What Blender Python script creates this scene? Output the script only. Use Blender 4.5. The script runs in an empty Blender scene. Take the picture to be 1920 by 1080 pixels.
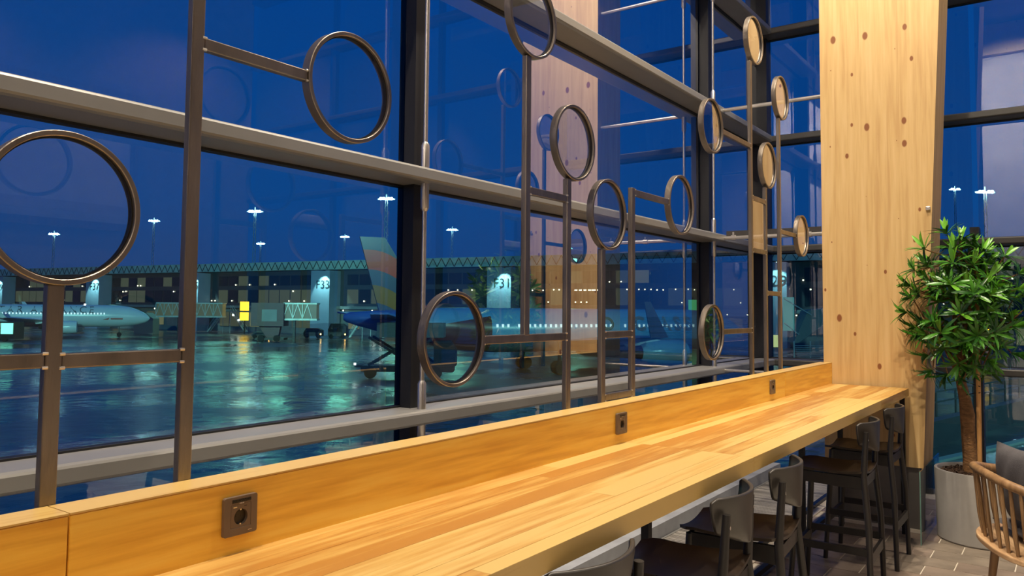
import bpy, bmesh, math, random
from math import sin, cos, pi, radians, sqrt
from mathutils import Vector, Matrix
random.seed(7)
S = bpy.context.scene
COL = S.collection

# ---------------------------------------------------------------- camera, sky, lamps, exposure
YAW, PIT, ROL, FPX, CY = radians(35.65885), radians(3.2327), radians(0.5072), 1471.026, 496.67
cd = bpy.data.cameras.new('camera'); cam = bpy.data.objects.new('camera', cd); COL.objects.link(cam)
fw = Vector((cos(YAW)*cos(PIT), sin(YAW)*cos(PIT), sin(PIT)))
rt = Vector((sin(YAW), -cos(YAW), 0)); up = rt.cross(fw)
r2 = rt*cos(ROL)+up*sin(ROL); u2 = -rt*sin(ROL)+up*cos(ROL)
M = Matrix((r2, u2, -fw)).transposed().to_4x4(); M.translation = Vector((0, 0, 1.5))
cam.matrix_world = M
cd.sensor_width = 36; cd.lens = FPX/1920*36; cd.shift_y = (540-CY)/1920*-1
cd.clip_start = .05; cd.clip_end = 3000
S.camera = cam

W = bpy.data.worlds.new('World'); S.world = W; W.use_nodes = True
wn = W.node_tree.nodes; wl = W.node_tree.links
bg = wn['Background']
tc = wn.new('ShaderNodeTexCoord'); sx = wn.new('ShaderNodeSeparateXYZ'); cr = wn.new('ShaderNodeValToRGB')
wl.new(tc.outputs['Generated'], sx.inputs[0]); wl.new(sx.outputs['Z'], cr.inputs[0]); wl.new(cr.outputs[0], bg.inputs[0])
el = cr.color_ramp.elements
el[0].position = 0.0; el[0].color = (.012, .055, .19, 1)
el[1].position = .5; el[1].color = (.0005, .052, .27, 1)
e = cr.color_ramp.elements.new(.12); e.color = (.004, .062, .25, 1)
bg.inputs[1].default_value = 1.0

def lamp(name, loc, power, color=(1, .85, .66), target=None, angle=None, radius=.05, blend=.6):
    l = bpy.data.lights.new(name, 'SPOT' if angle else 'POINT')
    l.energy = power; l.color = color; l.shadow_soft_size = radius
    o = bpy.data.objects.new(name, l); COL.objects.link(o); o.location = loc
    if angle:
        l.spot_size = radians(angle); l.spot_blend = blend
        o.rotation_euler = (Vector(target)-Vector(loc)).to_track_quat('-Z', 'Y').to_euler()
    return o
WARM = (1, .86, .68)
# downlights in a row over the window bar
for lx in (.2, 2.4, 4.6):
    lamp('bar_downlight', (lx, 1.36, 6.2), 640, WARM, (lx+.35, 1.15, 0), 95, .05)
# downlights over the room behind
for lx, ly, p in ((1.5, -1.8, 50), (5.2, -.45, 360), (-2.2, -1.5, 150), (2.8, -4.4, 260), (6.3, -4.4, 260)):
    lamp('room_downlight', (lx, ly, 6.2), p, WARM, (lx, ly, 0), 120, .06)
# washes that light the timber column and the concrete pillar
lamp('column_wash', (2.7, .75, 6.5), 560, WARM, (6.0, 1.1, 1.8), 75, .05)
lamp('pillar_wash', (-.3, .8, 6.8), 2500, (1, .93, .86), (-2.9, .8, 4.2), 95, .06)
S.view_settings.view_transform = 'Standard'; S.view_settings.look = 'None'
S.view_settings.gamma = 1; S.view_settings.exposure = 0.0
try: S.view_settings.use_curve_mapping = False
except Exception: pass
S.cycles.transparent_max_bounces = 24

# ---------------------------------------------------------------- materials
def nmat(name):
    m = bpy.data.materials.new(name); m.use_nodes = True
    return m, m.node_tree.nodes, m.node_tree.links, m.node_tree.nodes['Principled BSDF']
def mat(name, c, rough=.5, metal=0, var=.12, vs=8, emit=None, es=1, bump=0, bs=60, spec=.5, stretch=(1, 1, 1)):
    m, n, l, b = nmat(name)
    b.inputs['Roughness'].default_value = rough; b.inputs['Metallic'].default_value = metal
    b.inputs['Specular IOR Level'].default_value = spec
    if emit:
        b.inputs['Base Color'].default_value = (*c, 1)
        b.inputs['Emission Color'].default_value = (*emit, 1); b.inputs['Emission Strength'].default_value = es
        return m
    t = n.new('ShaderNodeTexCoord'); mp = n.new('ShaderNodeMapping'); mp.inputs['Scale'].default_value = stretch
    l.new(t.outputs['Object'], mp.inputs[0])
    no = n.new('ShaderNodeTexNoise'); no.inputs['Scale'].default_value = vs; no.inputs['Detail'].default_value = 5
    l.new(mp.outputs[0], no.inputs[0])
    r = n.new('ShaderNodeValToRGB'); l.new(no.outputs[0], r.inputs[0])
    r.color_ramp.elements[0].position = .3; r.color_ramp.elements[1].position = .7
    r.color_ramp.elements[0].color = (*[x*(1-var) for x in c], 1); r.color_ramp.elements[1].color = (*[min(1, x*(1+var)) for x in c], 1)
    l.new(r.outputs[0], b.inputs['Base Color'])
    if bump:
        n2 = n.new('ShaderNodeTexNoise'); n2.inputs['Scale'].default_value = bs; n2.inputs['Detail'].default_value = 4
        l.new(mp.outputs[0], n2.inputs[0])
        bp = n.new('ShaderNodeBump'); bp.inputs['Strength'].default_value = bump; bp.inputs['Distance'].default_value = .01
        l.new(n2.outputs[0], bp.inputs['Height']); l.new(bp.outputs[0], b.inputs['Normal'])
    return m
def wood(name, light, mid, dark, axis=0, rough=.38, knots=False, rnd=.5, grain=1.0):
    m, n, l, b = nmat(name)
    t = n.new('ShaderNodeTexCoord'); oi = n.new('ShaderNodeObjectInfo')
    ml = n.new('ShaderNodeMath'); ml.operation = 'MULTIPLY'; ml.inputs[1].default_value = 37.0
    l.new(oi.outputs['Random'], ml.inputs[0])
    ad = n.new('ShaderNodeVectorMath'); ad.operation = 'ADD'
    l.new(t.outputs['Object'], ad.inputs[0]); l.new(ml.outputs[0], ad.inputs[1])
    sc = [9.0*grain]*3; sc[axis] = .55*grain
    mp = n.new('ShaderNodeMapping'); mp.inputs['Scale'].default_value = sc; l.new(ad.outputs[0], mp.inputs[0])
    no = n.new('ShaderNodeTexNoise'); no.inputs['Scale'].default_value = 2.2; no.inputs['Detail'].default_value = 6; no.inputs['Distortion'].default_value = .6
    l.new(mp.outputs[0], no.inputs[0])
    # ring bands
    sc2 = [1.0]*3; sc2[axis] = .06
    mp2 = n.new('ShaderNodeMapping'); mp2.inputs['Scale'].default_value = sc2; l.new(ad.outputs[0], mp2.inputs[0])
    wv = n.new('ShaderNodeTexNoise'); wv.inputs['Scale'].default_value = 60*grain; wv.inputs['Detail'].default_value = 3
    l.new(mp2.outputs[0], wv.inputs[0])
    mx = n.new('ShaderNodeMath'); mx.operation = 'MULTIPLY_ADD'; mx.inputs[1].default_value = .45
    l.new(wv.outputs[0], mx.inputs[0])
    m3 = n.new('ShaderNodeMath'); m3.operation = 'MULTIPLY'; m3.inputs[1].default_value = .6; l.new(no.outputs[0], m3.inputs[0])
    l.new(m3.outputs[0], mx.inputs[2])
    m4 = n.new('ShaderNodeMath'); m4.operation = 'MULTIPLY_ADD'; m4.inputs[1].default_value = rnd*.35; m4.inputs[2].default_value = -rnd*.175
    l.new(oi.outputs['Random'], m4.inputs[0])
    m5 = n.new('ShaderNodeMath'); m5.operation = 'ADD'; l.new(mx.outputs[0], m5.inputs[0]); l.new(m4.outputs[0], m5.inputs[1])
    r = n.new('ShaderNodeValToRGB'); l.new(m5.outputs[0], r.inputs[0])
    e = r.color_ramp.elements; e[0].position = .42; e[0].color = (*light, 1); e[1].position = .68; e[1].color = (*dark, 1)
    q = e.new(.54); q.color = (*mid, 1)
    src = r.outputs[0]
    if knots:
        sc3 = [1, 2.9, 1.8]
        mp3 = n.new('ShaderNodeMapping'); mp3.inputs['Scale'].default_value = sc3; l.new(t.outputs['Object'], mp3.inputs[0])
        s3 = n.new('ShaderNodeSeparateXYZ'); c3 = n.new('ShaderNodeCombineXYZ'); l.new(mp3.outputs[0], s3.inputs[0])
        l.new(s3.outputs['Y'], c3.inputs['X']); l.new(s3.outputs['Z'], c3.inputs['Y'])
        vo = n.new('ShaderNodeTexVoronoi'); vo.voronoi_dimensions = '2D'; vo.inputs['Scale'].default_value = 1.6; l.new(c3.outputs[0], vo.inputs[0])
        sr = n.new('ShaderNodeSeparateXYZ'); l.new(vo.outputs['Color'], sr.inputs[0])
        pw = n.new('ShaderNodeMath'); pw.operation = 'MULTIPLY_ADD'; pw.inputs[1].default_value = 1.05; pw.inputs[2].default_value = .12; l.new(sr.outputs['X'], pw.inputs[0])
        dv = n.new('ShaderNodeMath'); dv.operation = 'DIVIDE'; l.new(vo.outputs['Distance'], dv.inputs[0]); l.new(pw.outputs[0], dv.inputs[1])
        r3 = n.new('ShaderNodeValToRGB'); l.new(dv.outputs[0], r3.inputs[0])
        r3.color_ramp.elements[0].position = .06; r3.color_ramp.elements[0].color = (1, 1, 1, 1)
        r3.color_ramp.elements[1].position = .085; r3.color_ramp.elements[1].color = (0, 0, 0, 1)
        mc = n.new('ShaderNodeMix'); mc.data_type = 'RGBA'; mc.inputs['B'].default_value = (.22, .075, .02, 1)
        l.new(r3.outputs[0], mc.inputs['Factor']); l.new(src, mc.inputs['A']); src = mc.outputs['Result']
    l.new(src, b.inputs['Base Color'])
    b.inputs['Roughness'].default_value = rough
    return m
def coated(name, k, off, tint=(.9, .95, .97), rough=0.0, cap=.85):
    # glazing: see-through with a mirror coat that strengthens at grazing angles
    m = bpy.data.materials.new(name); m.use_nodes = True; n = m.node_tree.nodes; l = m.node_tree.links; n.clear()
    o = n.new('ShaderNodeOutputMaterial'); mx = n.new('ShaderNodeMixShader')
    t = n.new('ShaderNodeBsdfTransparent'); t.inputs[0].default_value = (*tint, 1)
    g = n.new('ShaderNodeBsdfGlossy'); g.inputs['Roughness'].default_value = rough; g.inputs['Color'].default_value = (.95, .95, 1, 1)
    f = n.new('ShaderNodeFresnel'); f.inputs[0].default_value = 1.5
    mu = n.new('ShaderNodeMath'); mu.operation = 'MULTIPLY_ADD'; mu.inputs[1].default_value = k; mu.inputs[2].default_value = off
    mi = n.new('ShaderNodeMath'); mi.operation = 'MINIMUM'; mi.inputs[1].default_value = cap
    l.new(f.outputs[0], mu.inputs[0]); l.new(mu.outputs[0], mi.inputs[0]); l.new(mi.outputs[0], mx.inputs[0])
    l.new(t.outputs[0], mx.inputs[1]); l.new(g.outputs[0], mx.inputs[2]); l.new(mx.outputs[0], o.inputs[0])
    return m
def clearmat(name, c):
    m = bpy.data.materials.new(name); m.use_nodes = True; n = m.node_tree.nodes; l = m.node_tree.links; n.clear()
    o = n.new('ShaderNodeOutputMaterial'); t = n.new('ShaderNodeBsdfTransparent'); t.inputs[0].default_value = (*c, 1)
    l.new(t.outputs[0], o.inputs[0]); return m

TABLE = wood('table_pine', (.62, .415, .135), (.54, .315, .082), (.42, .19, .036), 0, .36, rnd=1.1)
BOARD = wood('board_pine', (.95, .63, .115), (.90, .53, .07), (.74, .38, .04), 0, .36, rnd=.4)
GLULAM = wood('glulam_spruce', (.62, .425, .19), (.575, .38, .155), (.50, .31, .12), 2, .55, knots=True, rnd=.35, grain=.8)
STEEL = mat('raw_steel', (.26, .22, .18), .36, .9, .22, 14, stretch=(1, 1, .25), bump=.15, bs=90)
RAIL = mat('facade_aluminium', (.27, .265, .255), .42, .35, .06, 3)
ENDRAIL = mat('darker_aluminium', (.075, .072, .068), .42, .35, .06, 3)  # end wall transoms, a darker tone than the facade ones
DARKRAIL = mat('dark_profile', (.012, .012, .013), .45, .1, .1, 3)
GASKET = mat('black_gasket', (.006, .006, .007), .6)
ROD = mat('stainless_rod', (.62, .58, .54), .28, .9, .08, 10)
BLACKWOOD = mat('black_stained_wood', (.016, .013, .011), .42, 0, .3, 20, stretch=(1, 1, .2))
SHELL = mat('dark_grey_plywood', (.042, .037, .033), .36, 0, .08, 8)
SEATM = mat('brown_black_seat', (.03, .019, .011), .4, 0, .1, 9)
BLACKM = mat('black_powder_coat', (.012, .011, .011), .4, .3)
SOCK = mat('bronze_plastic', (.155, .115, .085), .42, .2, .05, 20)
SOCKD = mat('socket_inside', (.02, .016, .013), .4)
CONT = mat('contact_metal', (.8, .75, .68), .25, .9)
STICK = mat('black_sticker', (.01, .01, .01), .4)
PRINT = mat('sticker_print', (.75, .72, .65), .5)
TILE = mat('stone_tile', (.205, .155, .12), .42, 0, .30, 5, bump=.2, bs=25)
TILE2 = mat('pale_stone_tile', (.25, .195, .15), .42, 0, .30, 5, bump=.2, bs=25)
TILE3 = mat('greenish_stone_tile', (.21, .17, .13), .42, 0, .30, 5, bump=.2, bs=25)
GROUT = mat('pale_grout', (.55, .49, .40), .8)
CREAM = mat('cream_edge', (.66, .58, .47), .5)
GRILLE = mat('grille_slats', (.30, .28, .255), .5, .1, .6, 30, stretch=(1, .03, .1))
DECK = mat('sill_kerb', (.30, .31, .33), .6)
METALB = mat('grey_steel_base', (.20, .18, .155), .40, .5, .12, 4)
CONCR = mat('concrete', (.50, .47, .44), .8, 0, .12, 3, bump=.1, bs=8)
PLASTER = mat('room_plaster', (.26, .20, .19), .9)
CEIL = mat('dark_ceiling', (.10, .095, .09), .9)
POTM = mat('grey_pot', (.34, .32, .29), .5, .1, .06, 12)
SOIL = mat('bark_mulch', (.06, .032, .018), .9, 0, .6, 60, bump=1, bs=60)
BARK = mat('plant_bark', (.22, .11, .04), .8, 0, .35, 25, stretch=(1, 1, 2.5), bump=.8, bs=40)
BAMBOO = wood('stake_wood', (.62, .34, .12), (.52, .26, .08), (.38, .17, .05), 2, .6)
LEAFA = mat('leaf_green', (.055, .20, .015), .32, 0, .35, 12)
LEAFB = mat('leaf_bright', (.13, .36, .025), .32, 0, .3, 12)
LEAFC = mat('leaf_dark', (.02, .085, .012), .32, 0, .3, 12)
OAK = wood('oiled_oak', (.34, .20, .09), (.25, .14, .06), (.17, .09, .035), 2, .45)
OAKX = wood('oiled_oak_seat', (.60, .40, .22), (.50, .31, .16), (.36, .2, .09), 0, .45)
CUSH = mat('charcoal_cushion', (.075, .07, .075), .85, 0, .1, 40, bump=.25, bs=220)
GLASSF = coated('facade_glass', 7.0, -.208, (.90, .95, .97))
GLASSE = coated('end_glass', 3.0, -.02, (.72, .85, .90))
GLASSR = coated('ring_glass', 3.6, -.11, (.93, .95, .96))
GLASSG = coated('guard_glass', 1.2, -.02, (.90, .95, .93))
CLEAR = clearmat('clear_edge', (.97, .98, .98))
GEDGE = mat('green_glass_edge', (.16, .30, .25), .2)

# exterior materials
def wet(name):
    m, n, l, b = nmat(name)
    t = n.new('ShaderNodeTexCoord'); mp = n.new('ShaderNodeMapping'); mp.inputs['Rotation'].default_value = (0, 0, -YAW)
    l.new(t.outputs['Object'], mp.inputs[0])
    no = n.new('ShaderNodeTexNoise'); no.inputs['Scale'].default_value = .09; no.inputs['Detail'].default_value = 6
    l.new(mp.outputs[0], no.inputs[0])
    r = n.new('ShaderNodeValToRGB'); l.new(no.outputs[0], r.inputs[0])
    r.color_ramp.elements[0].position = .42; r.color_ramp.elements[0].color = (.10, .10, .10, 1)
    r.color_ramp.elements[1].position = .62; r.color_ramp.elements[1].color = (.33, .33, .33, 1)
    l.new(r.outputs[0], b.inputs['Roughness'])
    c = n.new('ShaderNodeValToRGB'); l.new(no.outputs[0], c.inputs[0])
    c.color_ramp.elements[0].position = .4; c.color_ramp.elements[0].color = (.014, .018, .02, 1)
    c.color_ramp.elements[1].position = .65; c.color_ramp.elements[1].color = (.12, .125, .12, 1)
    l.new(c.outputs[0], b.inputs['Base Color'])
    n2 = n.new('ShaderNodeTexNoise'); n2.inputs['Scale'].default_value = .9; n2.inputs['Detail'].default_value = 5
    l.new(mp.outputs[0], n2.inputs[0])
    bp = n.new('ShaderNodeBump'); bp.inputs['Strength'].default_value = .6; bp.inputs['Distance'].default_value = .14
    l.new(n2.outputs[0], bp.inputs['Height']); l.new(bp.outputs[0], b.inputs['Normal'])
    b.inputs['IOR'].default_value = 1.5
    return m
WET = wet('wet_apron')
PIERW = mat('pier_concrete', (.22, .24, .23), .8, 0, .15, .5)
PIERD = mat('pier_dark', (.05, .06, .075), .7)
TOWERM = mat('gate_tower_cladding', (.25, .33, .42), .6, 0, .05, .5)
FASCIA = mat('roof_fascia', (.36, .52, .48), .6, 0, .25, .8)
PANED = mat('pane_dark', (.015, .025, .03), .15, 0)
PANEL_ = mat('pane_dim_lit', (.05, .06, .05), .4, emit=(.11, .13, .07), es=.45)
PANEW = mat('pane_warm_lit', (.05, .06, .05), .4, emit=(.22, .22, .10), es=.6)
DOT = mat('ceiling_lamp_glow', (1, 1, 1), .5, emit=(1, .95, .6), es=5)
WHITEP = mat('white_aircraft_paint', (.62, .68, .70), .25, 0, .03, .5)
DKMET = mat('dark_machinery', (.03, .03, .032), .5, .3, .2, 2)
TYRE = mat('tyre_rubber', (.01, .01, .01), .8)
MAROON = mat('maroon_cab', (.075, .022, .025), .5, 0, .2, 1)
GALV = mat('galvanised_steel', (.42, .48, .46), .45, .4, .15, 2)
LETTER = mat('sign_lettering', (.01, .02, .03), .6)
GREYTXT = mat('grey_lettering', (.10, .13, .15), .5)
GOLDTXT = mat('gold_lettering', (.30, .20, .09), .5)
REDTXT = mat('red_mark', (.35, .02, .02), .5)
YEL = mat('yellow_signal', (.9, .5, .02), .5, emit=(1, .55, .02), es=3)
GRN = mat('green_signal', (.1, .6, .2), .5, emit=(.12, .75, .25), es=1.1)
BLU = mat('blue_screen', (.1, .1, .8), .5, emit=(.05, .06, 1), es=2.2)
FLOOD = mat('flood_lens', (1, 1, 1), .5, emit=(.5, 1, .97), es=130)
WLAMP = mat('work_lamp', (1, 1, 1), .5, emit=(.9, 1, .9), es=14)
OLAMP = mat('amber_beacon', (1, .6, .2), .5, emit=(1, .55, .15), es=18)
WINL = mat('cabin_window_glow', (.8, .9, .9), .5, emit=(.62, .8, .8), es=1.1)
YBOX = mat('yellow_box_sign', (.7, .7, .2), .5, emit=(.75, .75, .3), es=.7)
CONE = mat('white_tarpaulin', (.24, .25, .22), .7)
def livery(name, kind):
    m, n, l, b = nmat(name)
    t = n.new('ShaderNodeTexCoord'); s = n.new('ShaderNodeSeparateXYZ'); l.new(t.outputs['Object'], s.inputs[0])
    def math(op, a, bb):
        q = n.new('ShaderNodeMath'); q.operation = op
        for i, v in enumerate((a, bb)):
            if isinstance(v, (int, float)): q.inputs[i].default_value = v
            else: l.new(v, q.inputs[i])
        return q.outputs[0]
    def mix(f, A, B):
        q = n.new('ShaderNodeMix'); q.data_type = 'RGBA'; l.new(f, q.inputs['Factor'])
        for k, v in (('A', A), ('B', B)):
            if isinstance(v, tuple): q.inputs[k].default_value = (*v, 1)
            else: l.new(v, q.inputs[k])
        return q.outputs['Result']
    if kind == 'body':       # blue upper, rusty red sweep under the tail, ending square behind the wing
        f1 = math('LESS_THAN', s.outputs['X'], -8.3)
        ln = math('MULTIPLY_ADD', s.outputs['X'], .16); l.node_tree if 0 else None
        q = ln.node; q.inputs[2].default_value = 6.5
        f2 = math('LESS_THAN', s.outputs['Z'], ln)
        f3 = math('GREATER_THAN', s.outputs['X'], -17.5)
        f = math('MULTIPLY', math('MULTIPLY', f1, f2), f3)
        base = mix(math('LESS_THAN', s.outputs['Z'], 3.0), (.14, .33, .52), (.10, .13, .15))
        c = mix(f, base, (.16, .035, .02))
        f5 = math('LESS_THAN', s.outputs['X'], -15.8)
        c = mix(f5, c, (.05, .13, .42))
    else:                    # fin with red and ochre waves
        d = math('MAXIMUM', math('ADD', s.outputs['X'], 19.0), 0)
        v = math('ADD', s.outputs['Z'], math('MULTIPLY', math('MULTIPLY', d, d), .13))
        red = math('MULTIPLY', math('LESS_THAN', v, 10.8), math('GREATER_THAN', v, 9.1))
        och = math('MULTIPLY', math('LESS_THAN', v, 7.8), math('GREATER_THAN', v, 6.3))
        c = mix(red, (.045, .07, .15), (.75, .02, .01))
        c = mix(och, c, (.34, .12, .01))
    l.new(c, b.inputs['Base Color']); b.inputs['Roughness'].default_value = .28
    return m

# ---------------------------------------------------------------- mesh helpers
class G:
    def __init__(s): s.v = []; s.f = []; s.m = []
    def add(s, vs, fs, mi=0):
        k = len(s.v); s.v += [tuple(v) for v in vs]; s.f += [tuple(i+k for i in f) for f in fs]; s.m += [mi]*len(fs); return s
    def box(s, lo, hi, mi=0, M=None):
        vs = [Vector((x, y, z)) for x in (lo[0], hi[0]) for y in (lo[1], hi[1]) for z in (lo[2], hi[2])]
        if M: vs = [M @ v for v in vs]
        return s.add(vs, [(0, 1, 3, 2), (4, 6, 7, 5), (0, 4, 5, 1), (2, 3, 7, 6), (0, 2, 6, 4), (1, 5, 7, 3)], mi)
    def bar(s, a, b, w, h, mi=0, upv=(0, 0, 1)):
        a = Vector(a); b = Vector(b); d = (b-a); L = d.length; d.normalize()
        u = Vector(upv); sd = d.cross(u)
        if sd.length < 1e-4: sd = d.cross(Vector((0, 1, 0)))
        sd.normalize(); u = sd.cross(d).normalized()
        vs = [p+sd*i*w/2+u*j*h/2 for p in (a, b) for i, j in ((-1, -1), (1, -1), (1, 1), (-1, 1))]
        return s.add(vs, [(0, 3, 2, 1), (4, 5, 6, 7), (0, 1, 5, 4), (1, 2, 6, 5), (2, 3, 7, 6), (3, 0, 4, 7)], mi)
    def tube(s, pts, rs, n=10, mi=0, cap=True):
        pts = [Vector(p) for p in pts]
        if isinstance(rs, (int, float)): rs = [rs]*len(pts)
        k = len(s.v); prev = None
        for i, p in enumerate(pts):
            d = (pts[min(i+1, len(pts)-1)]-pts[max(i-1, 0)]).normalized()
            if prev is None:
                sd = d.cross(Vector((0, 0, 1)))
                if sd.length < .05: sd = d.cross(Vector((0, 1, 0)))
            else: sd = prev-d*prev.dot(d)
            sd.normalize(); prev = sd; u = d.cross(sd)
            for j in range(n):
                a = 2*pi*j/n; s.v.append(tuple(p+(sd*cos(a)+u*sin(a))*rs[i]))
        for i in range(len(pts)-1):
            for j in range(n):
                s.f.append((k+i*n+j, k+i*n+(j+1) % n, k+(i+1)*n+(j+1) % n, k+(i+1)*n+j)); s.m.append(mi)
        if cap:
            s.f.append(tuple(k+j for j in range(n))[::-1]); s.m.append(mi)
            q = k+(len(pts)-1)*n; s.f.append(tuple(q+j for j in range(n))); s.m.append(mi)
        return s
    def lathe(s, prof, c=(0, 0, 0), n=32, mi=0):     # prof: (r,z), about z
        k = len(s.v)
        for r, z in prof:
            for j in range(n):
                a = 2*pi*j/n; s.v.append((c[0]+r*cos(a), c[1]+r*sin(a), c[2]+z))
        for i in range(len(prof)-1):
            for j in range(n):
                s.f.append((k+i*n+j, k+i*n+(j+1) % n, k+(i+1)*n+(j+1) % n, k+(i+1)*n+j)); s.m.append(mi)
        return s
    def prism(s, poly, d, mi=0):                      # poly 3D points, extruded by vector d
        n = len(poly); d = Vector(d); P = [Vector(p) for p in poly]
        vs = P+[p+d for p in P]
        return s.add(vs, [tuple(range(n))[::-1], tuple(range(n, 2*n))]+[(i, (i+1) % n, n+(i+1) % n, n+i) for i in range(n)], mi)
    def grid(s, fn, nu, nv, th=None, mi=0):           # closed thick sheet from fn(u,v)->(front,back)
        k = len(s.v); F = []; B = []
        for i in range(nu+1):
            for j in range(nv+1):
                a, b = fn(i/nu, j/nv); F.append(a); B.append(b)
        s.v += [tuple(x) for x in F]+[tuple(x) for x in B]; N = len(F); w = nv+1
        def q(a, b, c, d): s.f.append((k+a, k+b, k+c, k+d)); s.m.append(mi)
        for i in range(nu):
            for j in range(nv):
                a = i*w+j; q(a, a+w, a+w+1, a+1); q(N+a, N+a+1, N+a+w+1, N+a+w)
        for i in range(nu):
            q(i*w, N+i*w, N+(i+1)*w, (i+1)*w); q(i*w+nv, (i+1)*w+nv, N+(i+1)*w+nv, N+i*w+nv)
        for j in range(nv):
            q(j, j+1, N+j+1, N+j); q(nu*w+j, N+nu*w+j, N+nu*w+j+1, nu*w+j+1)
        return s
BASE = {}
def obj(name, g, m, parent=None, smooth=False, bevel=0, rel=False):
    """g in scene coordinates; parented pieces are stored relative to their thing's base (rel=True: already local)"""
    me = bpy.data.meshes.new(name)
    off = Vector((0, 0, 0)) if (rel or parent is None) else BASE.get(parent.name, Vector((0, 0, 0)))
    me.from_pydata([tuple(Vector(v)-off) for v in g.v], [], g.f); me.update()
    if name not in ('foliage', 'ground'):
        b_ = bmesh.new(); b_.from_mesh(me); bmesh.ops.recalc_face_normals(b_, faces=b_.faces); b_.to_mesh(me); b_.free()
    for q in (m if isinstance(m, (list, tuple)) else [m]): me.materials.append(q)
    if any(g.m): me.polygons.foreach_set('material_index', g.m)
    if smooth:
        me.polygons.foreach_set('use_smooth', [True]*len(me.polygons))
    o = bpy.data.objects.new(name, me); COL.objects.link(o)
    if parent: o.parent = parent; BASE[o.name] = off
    else: BASE[o.name] = Vector((0, 0, 0))
    if bevel:
        b = o.modifiers.new('bevel', 'BEVEL'); b.width = bevel; b.segments = 2; b.limit_method = 'ANGLE'; b.angle_limit = radians(40)
    if smooth:
        try:
            me.shade_smooth(); me.set_sharp_from_angle(angle=radians(38))
        except Exception: pass
    return o
def tag(o, label=None, cat=None, group=None, kind=None):
    if label: o['label'] = label
    if cat: o['category'] = cat
    if group: o['group'] = group
    if kind: o['kind'] = kind
    return o
def thing(name, label, cat, loc=(0, 0, 0), group=None, rz=0):
    o = bpy.data.objects.new(name, None); COL.objects.link(o); o.location = loc; o.rotation_euler = (0, 0, rz)
    BASE[o.name] = Vector(loc); o.empty_display_size = .2
    return tag(o, label, cat, group)
def struct(name, g, m, **k):
    return tag(obj(name, g, m, **k), kind='structure')
def copy_tree(o, parent=None):
    c = o.copy(); COL.objects.link(c); c.parent = parent
    for ch in list(o.children): copy_tree(ch, c)
    return c
def text(name, body, size, mtl, parent, fn, extr=.01, spacing=1.0, outline=None):
    """lettering as mesh; fn maps flat (x,y,z) of the text plane to place"""
    cu = bpy.data.curves.new(name, 'FONT'); cu.body = body; cu.size = size; cu.extrude = extr; cu.align_x = 'CENTER'; cu.align_y = 'CENTER'
    cu.space_character = spacing; cu.resolution_u = 3
    if outline: cu.fill_mode = 'NONE'; cu.extrude = 0; cu.bevel_depth = outline; cu.bevel_resolution = 0
    t = bpy.data.objects.new(name, cu); COL.objects.link(t)
    dg = bpy.context.evaluated_depsgraph_get(); me = bpy.data.meshes.new_from_object(t.evaluated_get(dg))
    bpy.data.objects.remove(t)
    g = G(); g.v = [tuple(fn(v.co)) for v in me.vertices]; g.f = [tuple(p.vertices) for p in me.polygons]; g.m = [0]*len(g.f)
    return obj(name, g, mtl, parent, rel=True)

# ---------------------------------------------------------------- room shell
FY, EX = 2.46, 7.55            # glass planes of the long facade and of the end wall
RY, RX = 2.285, 7.375          # inner faces of the transoms
ZR = [1.03, 2.085, 3.125, 4.165, 5.2, 6.24]   # transom centre heights
BK, LF, TOP = -5.6, -6.0, 7.2
struct('ceiling', G().box((LF, BK, TOP), (EX, FY, TOP+.2)), CEIL)
struct('wall_back', G().box((LF, BK-.2, -.1), (EX, BK, TOP)), PLASTER)
struct('wall_left', G().box((LF-.2, BK, -.1), (LF, FY, TOP)), PLASTER)
# floor slab with laid stone tiles where they can be told apart
YE = 1.60
fl = struct('floor', G().box((LF, BK, -.20), (EX, YE, -.004)), GROUT)
tm = []
for k, mm in enumerate((TILE, TILE2, TILE3)):
    me = bpy.data.meshes.new('tile'); gg = G(); hx, hy = .0915, .2165
    gg.add([(-hx, -hy, -.004), (hx, -hy, -.004), (hx, hy, -.004), (-hx, hy, -.004), (-hx+.001, -hy+.001, 0), (hx-.001, -hy+.001, 0), (hx-.001, hy-.001, 0), (-hx+.001, hy-.001, 0)],
           [(0, 1, 5, 4), (1, 2, 6, 5), (2, 3, 7, 6), (3, 0, 4, 7), (4, 5, 6, 7)])
    me.from_pydata(gg.v, [], gg.f); me.materials.append(mm); tm.append(me)
rowx = 5.31-.19*7
i = 0
while rowx < 7.4:
    wd = .19
    y0 = (.765 if i % 2 else .615) + .44*1.0
    y = y0
    while y > -1.1:
        if not (y+.0 > YE):
            o = bpy.data.objects.new('tile', random.choice(tm+[tm[0]])); COL.objects.link(o); o.parent = fl
            o.location = (rowx-wd/2, y-.22, 0)
        y -= .44
    # cut tile at the edge of the floor
    yc = y0+.0035
    if YE-.003-yc > .05:
        g = G().box((rowx-wd/2-.0915, yc, -.004), (rowx-wd/2+.0915, min(YE-.002, yc+.433), 0))
        obj('tile', g, random.choice((TILE, TILE2)), fl)
    rowx += wd; i += 1
struct('trim_1', G().box((LF, YE, -.12), (EX-.2, YE+.055, .004)), CREAM, bevel=.003)
struct('trim_2', G().box((LF, YE+.055, -.12), (EX-.2, YE+.085, .03)), BLACKM)
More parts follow.
